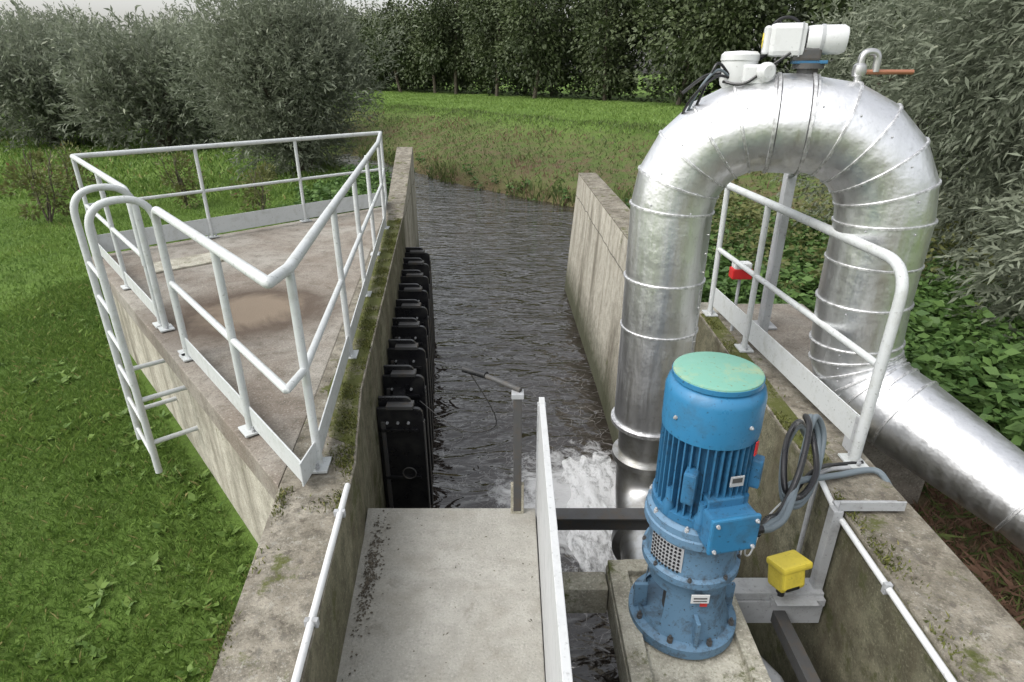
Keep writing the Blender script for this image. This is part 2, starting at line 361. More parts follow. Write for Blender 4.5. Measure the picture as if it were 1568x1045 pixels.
prism('walkway_block',[(-.52,-2),(-.715,1.37),(-.815,2.6),(-.84,2.82),(.135,2.82),(.15,-2)],-2.7,-.47,'walk',wk,.006)
n=420; x=-.775+np.abs(R.normal(size=n))*.035+.02*R.random(n); y=np.clip(2.35+R.normal(size=n)*.2,1.2,2.8); P=np.stack([x,y,-.468+.006*R.random(n)],1); P[:,0]+=(2.6-y)*.07
leaves('leaf_litter',P,np.stack([R.normal(size=n),R.normal(size=n),.1*R.random(n)],1),R.uniform(.006,.022,n),R.uniform(.005,.014,n),'bark',wk,None,.8)
n=60; P=np.stack([R.uniform(-.68,.12,n),R.uniform(.9,2.75,n),np.full(n,-.467)],1)
leaves('leaf_litter',P,np.stack([R.normal(size=n),R.normal(size=n),.1*R.random(n)],1),R.uniform(.006,.02,n),R.uniform(.004,.01,n),'bark',wk,None,.8)
pn=empty('steel_divider_panel')
box('panel',(.157,.87,-.13),(.03,3.86,.82),'panel',pn,.003)
box('post',(.157,2.78,-.3),(.045,.045,1.1),'galv',pn,.003)
sp=empty('pump_plinth')
prism('plinth_slab',[(.48,1.0),(.48,2.36),(1.06,2.36),(1.08,1.0)],-.64,-.45,'plinth',sp,.01)
box('rim_left',(.53,1.68,-.435),(.09,1.34,.05),'plinth',sp,.006)
box('rim_right',(1.02,1.68,-.435),(.07,1.34,.05),'plinth',sp,.006)
box('rim_back',(.775,2.315,-.435),(.42,.08,.05),'plinth',sp,.006)
box('ledge',(.325,2.28,-.56),(.30,.12,.16),'plinth',sp,.006)
box('pier',(.77,1.5,-1.7),(.3,.8,2.1),'green',sp,.006)
box('back_wall_under',(.85,-.2,-1.4),(1.35,.3,1.9),'green',sp,.006)
bs=empty('steel_beam_frame')
box('cross_beam',(.60,2.86,-.60),(.88,.06,.09),'dark',bs,.003)
box('beam_flange',(.60,2.86,-.55),(.88,.10,.012),'dark',bs,.002)
box('side_beam',(1.28,2.22,-.50),(.46,.10,.10),'galv',bs,.004)
box('side_beam_web',(1.28,2.16,-.56),(.46,.012,.14),'galv',bs,.002)
box('long_beam',(1.30,1.5,-.58),(.06,1.4,.07),'dark',bs,.003)
box('long_beam',(.22,1.5,-.62),(.05,1.4,.07),'dark',bs,.003)
box('floor_beam',(1.2,1.95,-.9),(.9,.08,.1),'dark',bs,.003)
tube('drain_pipe',[(1.15,2.05,-.75),(1.2,1.9,-.72),(1.26,1.7,-.8),(1.28,1.4,-1.1)],.05,'galv',bs)
cd=empty('cable_conduit')
tube('pipe',[(-.60,-1.5,.014),(-.715,1.37,.014),(-.80,2.40,.014)],.014,'white',cd)
for y in(1.0,1.6,2.2): box('clip',(float(inx(y))-.012,y,.01),(.05,.02,.035),'galv',cd,.002)
cd=empty('cable_conduit')
tube('pipe',[(1.475,-1.5,-.03),(1.485,1.37,-.03),(1.515,2.25,-.03),(1.53,2.5,.02)],.014,'white',cd)
for y in(1.2,1.8): box('clip',(1.495,y,-.03),(.03,.02,.05),'galv',cd,.002)
# ------------------------------------------------------------------ railings
def base_plate(x,y,parent,a=0):
    Rz=Matrix.Rotation(a,3,'Z'); box('base_plate',(x,y,.012),(.13,.10,.012),'rail',parent,.002,Rz)
    for s in(-1,1): bolt((x+s*.045*math.cos(a),y+s*.045*math.sin(a),.018),.011,parent,mat='galv')
def post(x,y,parent,h=1.06,a=0,r=.021):
    tube('post',[(x,y,.01),(x,y,h)],r,'rail',parent); base_plate(x,y,parent,a)
def toe(p,q,parent,z=.10,h=.13):
    p=Vector((*p,z));q=Vector((*q,z)); d=q-p; a=math.atan2(d.y,d.x)
    box('toe_board',(p+q)/2,(d.length,.008,h),'rail',parent,.002,Matrix.Rotation(a,3,'Z'))
rl=empty('handrail')
H=1.06; Hm=.56
A=(-1.47,2.905);B=(-2.285,3.859);C=(-2.80,4.46);L=(-4.50,6.42);FF=(-1.87,9.05);Nc=(-1.0,2.36)
ch=[(-.985,2.566),(-1.150,3.892),(-1.327,5.175),(-1.513,6.505),(-1.638,7.725)]
a0=math.radians(-49)
tube('top_rail',fillet([(*B,.5),(*B,H),(*Nc,H),(*ch[0],H),(*ch[4],H),(*FF,H)],[0,.12,.015,.015,.03,0],6),.026,'rail',rl)
tube('mid_rail',fillet([(*B,Hm),(*Nc,Hm),(*ch[0],Hm),(*ch[4],Hm),(*FF,Hm),(*L,Hm),(*C,Hm)],.015,3),.019,'rail',rl)
tube('top_rail',fillet([(*FF,H),(*L,H),(*C,H),(*C,.5)],[0,.02,.14,0],6),.026,'rail',rl)
for p in(A,B,C): post(*p,rl,H-.01 if p==A else .9,a0)
post(-3.6,5.38,rl,H,a0)
post(*L,rl,H,a0)
for q in(.32,.65): post(L[0]+(FF[0]-L[0])*q,L[1]+(FF[1]-L[1])*q,rl,H,math.radians(45))
for p in ch: post(*p,rl,H,math.radians(95))
post(*FF,rl,H)
off=lambda p,dx,dy:(p[0]+dx,p[1]+dy)
toe(B,off(Nc,0,.02),rl); toe(Nc,ch[0],rl); toe(ch[0],ch[4],rl); toe(ch[4],FF,rl); toe(FF,L,rl,.14,.2); toe(L,C,rl)
ld=empty('access_ladder'); o=Vector((-.75,-.66,0)).normalized()
for q,nm in((Vector((-2.33,3.93,0)),'rail_a'),(Vector((-2.72,4.38,0)),'rail_b')):
    s=q+o*.37
    pts=[s+Vector((0,0,-.85)),s+Vector((0,0,H+.06)),q+Vector((0,0,H+.06)),q+Vector((0,0,.02))]
    tube('stringer_'+nm,fillet(pts,.19,10),.024,'rail',ld,14)
    base_plate(q.x,q.y,ld,a0)
    for z in(-.25,-.6): tube('wall_bracket',[s+Vector((0,0,z)),q+o*-.02+Vector((0,0,z))],.018,'rail',ld)
p1=Vector((-2.33,3.93,0))+o*.37; p2=Vector((-2.72,4.38,0))+o*.37
for z in(-.75,-.47,-.19,.09,.37,.62): tube('rung',[p1+Vector((0,0,z)),p2+Vector((0,0,z))],.014,'rail',ld)
rr_=empty('handrail')
tube('top_rail',fillet([(1.65,4.70,H),(1.775,2.60,H),(1.765,2.60,.01)],[0,.17,0],8),.026,'rail',rr_)
tube('mid_rail',[(1.65,4.70,Hm),(1.765,2.62,Hm)],.019,'rail',rr_)
post(1.69,4.0,rr_,H,math.radians(90)); post(1.65,4.70,rr_,H,math.radians(90)); base_plate(1.765,2.60,rr_,1.57)
box('post_gusset',(1.785,2.68,.12),(.012,.14,.22),'galv',rr_,.003)
toe((1.665,4.7),(1.785,2.66),rr_,.16,.16)
ps=empty('pipe_support_post')
box('leg',(2.0,4.45,.60),(.07,.07,1.2),'galv',ps,.004); box('foot',(2.0,4.45,.01),(.16,.16,.016),'galv',ps,.002)
box('leg_b',(1.83,4.05,.5),(.05,.05,1.0),'galv',ps,.004)
tube('clamp_arm',[(2.0,4.45,1.17),(1.55,3.4,1.35)],.02,'galv',ps)
sg=empty('warning_beacon')
box('housing',(1.72,4.36,.47),(.15,.09,.08),'red',sg,.01); box('lid',(1.72,4.36,.53),(.13,.085,.05),'white',sg,.014)
tube('stem',[(1.72,4.36,.0),(1.72,4.36,.45)],.012,'galv',sg)
# ------------------------------------------------------------------ big duct
dp=empty('insulated_pipe')
r0=.232
def elbow(p0,c,p1,n=6):
    p0,c,p1=Vector(p0),Vector(c),Vector(p1); d1=(p0-c);d2=(p1-c); cen=p0+d2; out=[]
    for k in range(n+1):
        a=math.pi/2*k/n; out.append(cen-d2*math.cos(a)-d1*math.sin(a))
    return out
XA,YA,XB,YB=.92,3.5,1.955,3.17
hd=Vector((XB-XA,YB-YA,0)).normalized(); Rb=.46; zt=1.60
pa=Vector((XA,YA,0));pb=Vector((XB,YB,0))
e1=elbow(pa+Vector((0,0,zt-Rb)),pa+Vector((0,0,zt)),pa+hd*Rb+Vector((0,0,zt)),5)
e2=elbow(pb-hd*Rb+Vector((0,0,zt)),pb+Vector((0,0,zt)),pb+Vector((0,0,zt-Rb)),5)
low=fillet([pb+Vector((0,0,.70)),pb+Vector((.03,0,.22)),Vector((2.50,2.36,-.07)),],.40,5)
ldir=(low[-1]-low[-2]).normalized()
path=[pa+Vector((0,0,-.27)),pa+Vector((0,0,.72))]+e1+e2+low[:-1]+[low[-2]+ldir*.12,low[-1],Vector((3.7,.45,-.85))]
nr=[r0]*len(path); nr[-2]=.182; nr[-1]=.178
tube('cladding',path,nr,'alu',dp,56,11)
def ring(p,t,r,w=.016,hh=.007,mat='seam'):
    lathe('seam_ring',p,[(r-.004,-w/2),(r+hh,-w/2+.003),(r+hh,w/2-.003),(r-.004,w/2)],mat,dp,56,50,t)
for i in range(1,len(path)-1):
    t=((path[i+1]-path[i]).normalized()+(path[i]-path[i-1]).normalized()).normalized(); ring(path[i],t,nr[i]+.003)
for z in(.40,): ring(pa+Vector((0,0,z)),Vector((0,0,1)),r0)
ring(pb+Vector((0,0,.92)),Vector((0,0,1)),r0)
ring(pa+Vector((0,0,-.28)),Vector((0,0,1)),r0,.03,.02)
mid=(pa+pb)/2+Vector((0,0,zt)); ring(mid-hd*.0,hd,r0+.008,.14,.004,'alu'); ring(mid-hd*.08,hd,r0+.004,.02,.014); ring(mid+hd*.08,hd,r0+.004,.02,.014)
q=path[-2]; d=(path[-1]-path[-2]).normalized(); ring(q+d*.25,d,.181); ring(q+d*.95,d,.180)
for i in range(2,len(path)-3,1):
    t=(path[i+1]-path[i]).normalized(); sd_=t.cross(Vector((-hd.y,hd.x,0)))
    if sd_.length>.3:
        for f_ in(.45,-.5):
            u_=(Vector((hd.y,-hd.x,0))*.9+sd_.normalized()*f_).normalized(); u_=(u_-t*u_.dot(t)).normalized()
            lathe('rivet',path[i]+u_*(r0+.002)+t*.025,[(.005,0),(.004,.004),(0,.005)],'galv',dp,8,40,u_)
sx=Vector((.80,-.6,0)).normalized()*(r0+.001)
box('long_seam',(XA+sx.x,YA+sx.y,.22),(.02,.005,.95),'seam',dp,.001,Matrix.Rotation(math.atan2(-.6,.8)+1.57,3,'Z'))
for z in np.arange(-.2,1.1,.11): lathe('rivet',(XA+sx.x,YA+sx.y,z),[(.005,0),(.004,.006),(0,.008)],'steel',dp,8,40,(.8,-.6,0))
lp=empty('discharge_pipe')
pth=fillet([(XA,YA,-.26),(XA,YA,-.92),(.82,2.1,-1.0)],.34,7)
tube('pipe',pth,.19,'steel',lp,40,25)
lathe('flange',(XA,YA,-.56),[(.19,-.02),(.225,-.02),(.225,.02),(.19,.02)],'steel',lp,40)
dd=(pth[-1]-pth[-2]).normalized(); lathe('flange',pth[-2]+dd*.12,[(.18,-.03),(.24,-.03),(.24,.03),(.18,.03)],'steel',lp,40,35,dd)
# ------------------------------------------------------------------ actuators
ac=empty('valve_actuator'); bx=Vector((1.49,3.34,.0)); ux=hd; uy=Vector((-hd.y,hd.x,0)); Ra=Matrix.Rotation(math.atan2(hd.y,hd.x),3,'Z')
def at(a,b,z): return bx+ux*a+uy*b+Vector((0,0,z+.005))
lathe('valve_neck',at(0,0,1.80),[(.05,0),(.05,.06),(.075,.06),(.075,.085),(.04,.085),(.04,.12)],'dark',ac,20)
box('mount_plate',at(0,0,1.89),(.16,.12,.015),'blue',ac,.003,Ra)
box('gear_housing',at(-.02,0,1.925),(.13,.13,.06),'dark',ac,.012,Ra)
box('motor_housing',at(-.12,0,1.99),(.17,.15,.15),'white',ac,.025,Ra)
box('motor_lid',at(-.215,0,1.99),(.03,.13,.13),'white',ac,.012,Ra)
box('housing_groove',at(-.06,0,1.99),(.006,.154,.154),'galv',ac,.001,Ra)
lathe('label_disc',at(-.231,0,1.99),[(.035,0),(.035,.003),(0,.004)],'yellow',ac,20,30,-ux)
lathe('side_drum',at(-.03,-.01,1.99),[(.04,0),(.062,.0),(.066,.03),(.066,.16),(.055,.18),(0,.185)],'white',ac,28,35,ux)
lathe('drum_collar',at(.03,-.01,1.99),[(.07,0),(.07,.015)],'galv',ac,28,35,ux)
lathe('back_drum',at(-.10,.02,1.99),[(.05,0),(.05,.14),(.04,.15),(0,.15)],'white',ac,24,35,uy)
hw=[at(-.12+.075*math.cos(a),.17,2.03+.075*math.sin(a)) for a in np.linspace(0,2*math.pi,25)]
tube('handwheel',hw,.008,'black',ac,8)
for a in(0,2.1,4.2): tube('spoke',[at(-.12,.17,2.03),at(-.12+.075*math.cos(a),.17,2.03+.075*math.sin(a))],.006,'black',ac,6)
tube('cable',spline([at(-.2,.0,1.93),at(-.27,.02,1.88),at(-.33,-.02,1.84),at(-.42,-.05,1.84),at(-.5,0,1.82),at(-.6,.02,1.74)]),.009,'black',ac,8)
ac2=empty('limit_switch_box'); c2=Vector((1.17,3.42,.02))
lathe('body',c2+Vector((0,0,1.74)),[(.06,0),(.085,.03),(.09,.05),(.09,.14),(.095,.145),(.095,.17),(.08,.185),(0,.19)],'white',ac2,32)
box('junction',c2+Vector((.06,-.09,1.82)),(.13,.07,.09),'white',ac2,.014,Ra)
lathe('knob',c2+Vector((.09,-.12,1.83)),[(.045,0),(.045,.03),(.03,.045),(0,.045)],'white',ac2,20,35,(0.2,-1,0))
for k,(dx,dz) in enumerate([(0,0),(.03,.03),(-.02,-.03)]):
    tube('cable',spline([c2+Vector((-.05,-.05,1.80)),c2+Vector((-.13,-.08,1.84+dz)),c2+Vector((-.2+dx,-.08,1.77+dz)),c2+Vector((-.24+dx,.0,1.64)),c2+Vector((-.2,.3,1.5)),c2+Vector((0,.35,1.45))]),.007,'black' if k else 'cable',ac2,8)
tube('cable',spline([at(-.4,-.1,1.80),at(-.3,-.13,1.79),at(-.2,-.12,1.86),at(-.1,-.1,1.93)]),.007,'black',ac2,8)
fv=empty('air_vent_fitting'); c3=Vector((1.72,3.28,1.77))
tube('vent_elbow',fillet([c3,c3+Vector((0,0,.17)),c3+Vector((.08,0,.17)),c3+Vector((.08,0,.08))],.05),.018,'brass',fv)
lathe('valve_body',c3+Vector((0,0,.06)),[(.03,0),(.035,.02),(.03,.05),(.02,.06)],'brass',fv,16)
tube('copper_tube',[c3+Vector((.02,0,.08)),c3+Vector((.28,.02,.08))],.012,'copper',fv)
# ------------------------------------------------------------------ motor
mt=empty('electric_pump_motor'); mc=Vector((.775,2.03,.015))
def mz(z): return mc+Vector((0,0,z))
lathe('base_flange',mz(0),[(.238,-.445),(.238,-.40),(.22,-.392),(.20,-.385)],'greyblue',mt,48)
lathe('stool',mz(0),[(.205,-.39),(.195,-.36),(.175,-.30),(.168,-.18),(.172,-.12),(.19,-.09)],'greyblue',mt,48,35,None,
      lambda i,a: i in(1,2) and (170<a<222 or 20<a<65 or 95<a<140))
lathe('stool_inner',mz(0),[(.09,-.40),(.08,-.05)],'dark',mt,24)
lathe('adapter',mz(0),[(.19,-.09),(.205,-.085),(.205,-.055),(.19,-.045),(.182,.0),(.185,.09),(.20,.115),(.212,.12),(.212,.155),(.205,.16),(.205,.19),(.19,.20),(.165,.215)],'greyblue',mt,48)
for k in range(8):
    a=k*math.pi/4+.3; bolt(mz(-.392)+Vector((.215*math.cos(a),.215*math.sin(a),0)),.013,mt,mat='dark')
    bolt(mz(.19)+Vector((.196*math.cos(a),.196*math.sin(a),0)),.009,mt,mat='galv',h=.014)
    bolt(mz(-.06)+Vector((.198*math.cos(a+.2),.198*math.sin(a+.2),.006)),.009,mt,mat='dark',h=.012)
for k in range(4):
    a=k*math.pi/2; Rk=Matrix.Rotation(a,3,'Z'); box('gusset',mz(-.32)+Rk@Vector((.195,0,0)),(.06,.018,.13),'greyblue',mt,.004,Rk)
lathe('stator',mz(0),[(.150,.20),(.150,.60)],'blue',mt,48)
nf=40
for k in range(nf):
    a=2*math.pi*k/nf; Rk=Matrix.Rotation(a,3,'Z')
    box('cooling_fin',mz(.40)+Rk@Vector((.163,0,0)),(.038,.006,.36),'blue',mt,0,Rk)
lathe('end_ring',mz(0),[(.165,.205),(.19,.21),(.19,.245),(.165,.25)],'blue',mt,48)
lathe('fan_cover',mz(0),[(.165,.585),(.184,.575),(.186,.60),(.186,.735),(.178,.765),(.155,.785),(.12,.79)],'blue2',mt,56)
lathe('rain_lid',mz(0),[(.10,.79),(.162,.792),(.166,.800),(.164,.812),(.150,.818),(0,.820)],'teal',mt,56)
lathe('rain_lid_rim',mz(0),[(.158,.786),(.1675,.788),(.1675,.806),(.160,.807)],'blue2',mt,56)
for k in range(4):
    a=k*math.pi/2+.5; bolt(mz(.66)+Vector((.184*math.cos(a),.184*math.sin(a),0)),.008,mt,(math.cos(a),math.sin(a),0),'galv',.008)
tb=mc+Vector((.045,-.195,.25)); Rt=Matrix.Rotation(math.radians(12),3,'Z')
box('terminal_box',tb,(.19,.11,.15),'blue',mt,.012,Rt); box('terminal_lid',tb+Vector((.012,-.058,0)),(.20,.02,.16),'blue2',mt,.008,Rt)
for sx_ in(-1,1):
    for sz in(-1,1): bolt(tb+Rt@Vector((sx_*.08,-.07,sz*.06)),.008,mt,(0.2,-1,0),h=.008)
box('terminal_base',mc+Vector((.03,-.15,.27)),(.15,.08,.18),'blue',mt,.006,Rt)
box('side_box',mc+Vector((-.10,-.16,.40)),(.05,.06,.14),'blue',mt,.01,Matrix.Rotation(-.5,3,'Z'))
box('side_box',mc+Vector((.165,-.09,.42)),(.06,.05,.13),'blue',mt,.01,Matrix.Rotation(-.5,3,'Z'))
for x_,y_ in((-.15,-.09),(.13,-.13),(-.05,-.185)):
    lathe('foot_boss',mc+Vector((x_,y_,.22)),[(.022,0),(.024,.05),(.015,.07),(.015,.12)],'blue',mt,14)
box('name_plate',mc+Vector((.065,-.184,.44)),(.055,.004,.045),'galv',mt,.001,Rt)
box('name_plate_text',mc+Vector((.0645,-.1865,.445)),(.04,.002,.02),'dark',mt,0,Rt)
box('pump_label',mc+Vector((-.005,-.2015,-.135)),(.075,.004,.045),'white',mt,.001)
box('pump_label_text',mc+Vector((-.005,-.2045,-.13)),(.055,.002,.006),'dark',mt,0); box('pump_label_text',mc+Vector((-.005,-.2045,-.145)),(.055,.002,.004),'dark',mt,0)
box('warning_label',mc+Vector((.135,-.1385,.555)),(.02,.004,.06),'red',mt,.001,Matrix.Rotation(.75,3,'Z'))
box('warning_label2',mc+Vector((.02,-.184,-.185)),(.03,.004,.02),'red',mt,.001)
for i in range(9):
    for j in range(7):
        a=math.radians(196+i*5.2); p=mc+Vector((.189*math.cos(a),.189*math.sin(a),-.03+j*.019))
        lathe('guard_hole',p,[(.0055,-.002),(.0055,.002),(0,.0022)],'black',mt,8,30,(math.cos(a),math.sin(a),0))
gv=[];gf=[]
for i in range(13):
    a=math.radians(192+i*4.2)
    for z in(-.045,.105): gv.append(mc+Vector((.187*math.cos(a),.187*math.sin(a),z)))
for i in range(12): gf.append((2*i,2*i+2,2*i+3,2*i+1))
pyd('guard_plate',gv,gf,'galv',mt,30)
cb=empty('motor_cable'); s0=tb+Vector((.10,.0,-.03))
lathe('gland',s0,[(.02,0),(.022,.02),(.016,.05)],'black',cb,12,30,(1,.1,0))
for k in range(3):
    o_=.026*k
    tube('cable',spline([s0+Vector((.03,0,-.01*k)),(1.05,1.92+o_,.17),(1.17,2.05+o_,.13-o_*.5),(1.28,2.22,.18+o_),(1.37,2.38,.30+o_),(1.46-o_,2.50,.34),(1.52-o_,2.50,.22),(1.44,2.36,.06+o_),(1.32,2.24,.02+o_),(1.22,2.20,.10+o_),(1.28,2.38,.22+o_),(1.44,2.60,.22+o_*.6),(1.58,2.72,.06),(1.66,2.75,.02+.01*k)],9),.014,'cable' if k<2 else 'black',cb,10)
tube('conduit',spline([(1.24,2.24,.12),(1.35,2.32,.10),(1.5,2.40,.06),(1.62,2.46,.03),(1.78,2.50,.03),(1.84,2.48,.02),(1.88,2.42,-.05)]),.016,'cable',cb,10)
tube('conduit',spline([(1.50,2.44,-.6),(1.50,2.44,-.1),(1.52,2.46,.02),(1.58,2.5,.03),(1.7,2.52,.03)]),.012,'galv',cb,10)
tube('conduit',spline([(1.30,2.28,.02),(1.42,2.38,.09),(1.55,2.48,.07),(1.66,2.56,.02),(1.80,2.58,.02)]),.010,'black',cb,10)
tube('thin_wire',spline([(1.08,2.2,-.25),(1.12,2.25,-.05),(1.2,2.3,-.15),(1.15,2.25,-.28),(1.1,2.2,-.2),(1.2,2.25,-.05),(1.25,2.24,.05)]),.004,'white',cb,6)
br=empty('sensor_bracket')
box('top_angle',(1.64,2.235,.025),(.30,.06,.012),'galv',br,.002); box('top_angle_web',(1.64,2.205,.045),(.30,.008,.05),'galv',br,.002)
box('leg',(1.49,2.22,-.24),(.045,.05,.52),'galv',br,.003); box('foot_arm',(1.38,2.17,-.49),(.26,.05,.04),'galv',br,.003)
box('foot_plate',(1.36,2.16,-.467),(.20,.10,.006),'galv',br,.001)
yb=empty('yellow_sensor_housing'); Ry=Matrix.Rotation(math.radians(18),3,'Z')@Matrix.Rotation(math.radians(-12),3,'X')
box('body',(1.30,2.17,-.32),(.135,.10,.13),'yellow',yb,.014,Ry); box('lid',(1.30,2.165,-.25),(.165,.125,.035),'yellow',yb,.012,Ry)
box('hood',(1.30,2.11,-.29),(.12,.03,.10),'yellow',yb,.010,Ry)
box('window',(1.297,2.092,-.315),(.075,.008,.06),'black',yb,.002,Ry)
lathe('stem',(1.30,2.18,-.47),[(.02,0),(.02,.10)],'black',yb,12)
gp=empty('level_gauge_post')
box('post',(.030,2.79,-.07),(.045,.05,.76),'dark',gp,.004); box('sleeve',(.030,2.785,-.37),(.075,.035,.20),'plinth',gp,.004)
box('clamp',(.030,2.79,.30),(.065,.06,.03),'galv',gp,.004)
tube('arm',[(.045,2.79,.325),(-.10,2.90,.335),(-.24,3.02,.33)],.015,'dark',gp,10); tube('handle_tip',[(-.14,2.935,.338),(-.27,3.04,.325)],.021,'black',gp,10)
tube('chain',spline([(-.24,3.02,.32),(-.1,3.3,-.2),(-.4,3.9,-.62),(-.75,4.3,-.6)]),.004,'dark',gp,6)
# ------------------------------------------------------------------ black flap gates
gt=empty('black_gate_row'); ng=9
def rfin(y,x0,w,z0,z1,th,mat='black',rc=.05):
    pts=[(x0,z0),(x0+w,z0)]
    for k in range(6):
        a=math.pi/2*k/5; pts.append((x0+w-rc+rc*math.cos(a),z1-rc+rc*math.sin(a)))
    pts.append((x0,z1)); n=len(pts)
    v=[(p[0],y-th/2,p[1]) for p in pts]+[(p[0],y+th/2,p[1]) for p in pts]
    pyd('flap',v,[tuple(range(n)),tuple(range(n,2*n))]+[(i,(i+1)%n,n+(i+1)%n,n+i) for i in range(n)],mat,gt,None,.004)
for i in range(ng):
    y=3.92+i*.53; x0=float(inx(y))+.01; zt_=-.44
    rfin(y,x0,.34,-2.3,zt_,.035)
    rfin(y+.06,x0,.25,-2.3,zt_+.06,.03)
    box('top_block',(x0+.17,y+.02,zt_+.01),(.20,.10,.03),'dark',gt,.004)
    box('edge_trim',(x0+.345,y,-1.25),(.008,.05,1.4),'dark',gt,.002)
    for q in range(3): bolt((x0+.07+.08*q,y-.018,zt_-.12),.012,gt,(0,-1,0),'galv',.012)
    if i<ng-1: box('back_panel',(x0+.10,y+.27,-1.42),(.10,.50,1.75),'black',gt,.006,Matrix.Rotation(.11,3,'Z'))
    box('rib',(x0+.16,y-.03,-.62),(.28,.02,.025),'black',gt,.003); box('rib',(x0+.16,y-.03,-1.05),(.28,.02,.025),'black',gt,.003)
    box('strap',(x0+.04,y-.025,-1.0),(.03,.02,.9),'dark',gt,.003)
ring_p=[(float(inx(3.9))+.22+.05*math.cos(a),3.875,-1.0+.05*math.sin(a)) for a in np.linspace(0,2*math.pi,20)]
tube('pull_ring',ring_p,.006,'dark',gt,6)
# ------------------------------------------------------------------ vegetation
DN=np.array([-1.14,2.40]);DL=np.array([-4.64,6.44]);DF=np.array([-1.98,9.13])
def in_struct(x,y,mg=.0):
    a=(x>inx(y)-.33-mg)&(x<1.93)&(y<9.2)
    a|=(x>inx(y)-.33-mg)&(x<1.5)&(y<12.4)
    a|=(x>1.85)&(x<2.6)&(y>3)&(y<5.0)
    e1=(DL-DN)/np.linalg.norm(DL-DN); e2=np.array([-e1[1],e1[0]])
    px=x-DN[0];py=y-DN[1]; d2=-(px*e2[0]+py*e2[1])
    f1=(DF-DL)/np.linalg.norm(DF-DL); s2=(x-DL[0])*(-f1[1])+(y-DL[1])*f1[0]
    a|=(d2>-.02)&(s2<.02)&(x<-1)&(y>2.3)&(x>-4.8)&(y<9.2)
    a|=(x>-1.15-mg)&(x<1.9)&(y<2.45)
    return a
def scatter(n,x0,x1,y0,y1):
    x=R.uniform(x0,x1,n);y=R.uniform(y0,y1,n); k=~in_struct(x,y); x=x[k];y=y[k]; z=terrain(x,y); k=z>-1.8
    return np.stack([x,y,z],1)[k]
def clumpn(P,f=1.3): return .5+.25*np.sin(P[:,0]*f*2.1+1.3*np.sin(P[:,1]*f*1.7))+.25*np.sin(P[:,1]*f*2.6+1.7*np.sin(P[:,0]*f*1.3))
lawn=empty('lawn_grass')
P=scatter(150000,-6.5,-1.0,.3,8.5); c_=clumpn(P)*.5+clumpn(P[:,[1,0,2]],3.1)*.5
dry=clumpn(P[:,[1,0,2]],.7)*.5+clumpn(P,2.3)*.5
blades('blades_near',P,.02+.065*R.random(len(P))*(.25+c_),.004+.004*R.random(len(P)),'grass',lawn,np.where(R.random(len(P))<.03+.22*np.clip(dry-.6,0,1),.98,np.clip(.30*R.random(len(P))+.8*c_*R.random(len(P))+.05,0,.9)),1.2)
P=scatter(80000,-14,-1.5,6,18); c_=clumpn(P)
blades('blades_mid',P,.03+.06*R.random(len(P))*(.3+c_),.010+.01*R.random(len(P)),'grass',lawn,np.clip(.5*R.random(len(P))+.5*c_,0,1),1.)
P=scatter(60000,-34,-3,15,38); P=P[shore(P[:,0],P[:,1])<9]
blades('blades_far',P,.06+.12*R.random(len(P)),.03+.02*R.random(len(P)),'grass',lawn,None,1.)
W=scatter(900,-6,-1.2,.8,9); W=W[clumpn(W,1.1)>.42]; Pl=[];Dl=[];Ll=[]
for w in W:
    k=R.integers(5,11); a=R.random(k)*6.28; Dl.append(np.stack([np.cos(a),np.sin(a),R.uniform(.2,.8,k)],1)); Pl.append(np.tile(w+[0,0,.015],(k,1))); Ll.append(R.uniform(.04,.10,k)*R.uniform(.6,1.3))
Ll=np.concatenate(Ll); leaves('weeds',np.concatenate(Pl),np.concatenate(Dl),Ll,Ll*.42,'grass',lawn,R.random(len(Ll))*.6+.1,.8)
rg_=empty('dyke_grass')
x=R.uniform(-30,26,190000); y=R.uniform(8,52,190000); s=shore(x,y); k=(s>12.2)&(s<19); P=np.stack([x[k],y[k],terrain(x[k],y[k])],1); c_=clumpn(P,.9)
tt=np.clip(R.random(len(P))*.9*(.4+.6*c_),0,1); tt=np.where((clumpn(P,.6)*.6+clumpn(P,1.9)*.4>.52)&(R.random(len(P))>.45)&(s[k]<16.8),.98,tt)
blades('bank_grass',P,.05+.18*R.random(len(P))*c_,.02+.02*R.random(len(P)),'grass2',rg_,tt,1.1)
x=R.uniform(-30,30,110000); y=R.uniform(8,70,110000); s=shore(x,y); k=(s>17.)&(s<32); P=np.stack([x[k],y[k],terrain(x[k],y[k])],1)
blades('top_grass',P,.06+.08*R.random(len(P)),.03+.03*R.random(len(P)),'grass',rg_,.3+.6*R.random(len(P)),1.2)
x=R.uniform(-26,10,110000); y=R.uniform(5,34,110000); s=shore(x,y); so_=s0f(x); k=(((s>so_-.5)&(s<so_+1.0)&(x<-2.3))|((s>so_-.5)&(s<so_+1.0)&(x>1.3))|((s>12.1)&(s<12.8)&(np.sin(x*1.9)+np.sin(x*.8)>-.3)))&(~in_struct(x,y)); P=np.stack([x[k],y[k],terrain(x[k],y[k])],1); P=P[P[:,2]>-1.9]
blades('reeds',P,.15+.35*R.random(len(P))*clumpn(P,.8),.015+.02*R.random(len(P)),'grass2',rg_,np.clip(R.random(len(P))*.92,0,1),.7)
dg=empty('dry_grass')
P=scatter(34000,1.9,4.5,-.5,6); blades('straw',P,.03+.08*R.random(len(P)),.004+.005*R.random(len(P)),'grass2',dg,np.where(R.random(len(P))>.4,.98,R.random(len(P))),1.8)
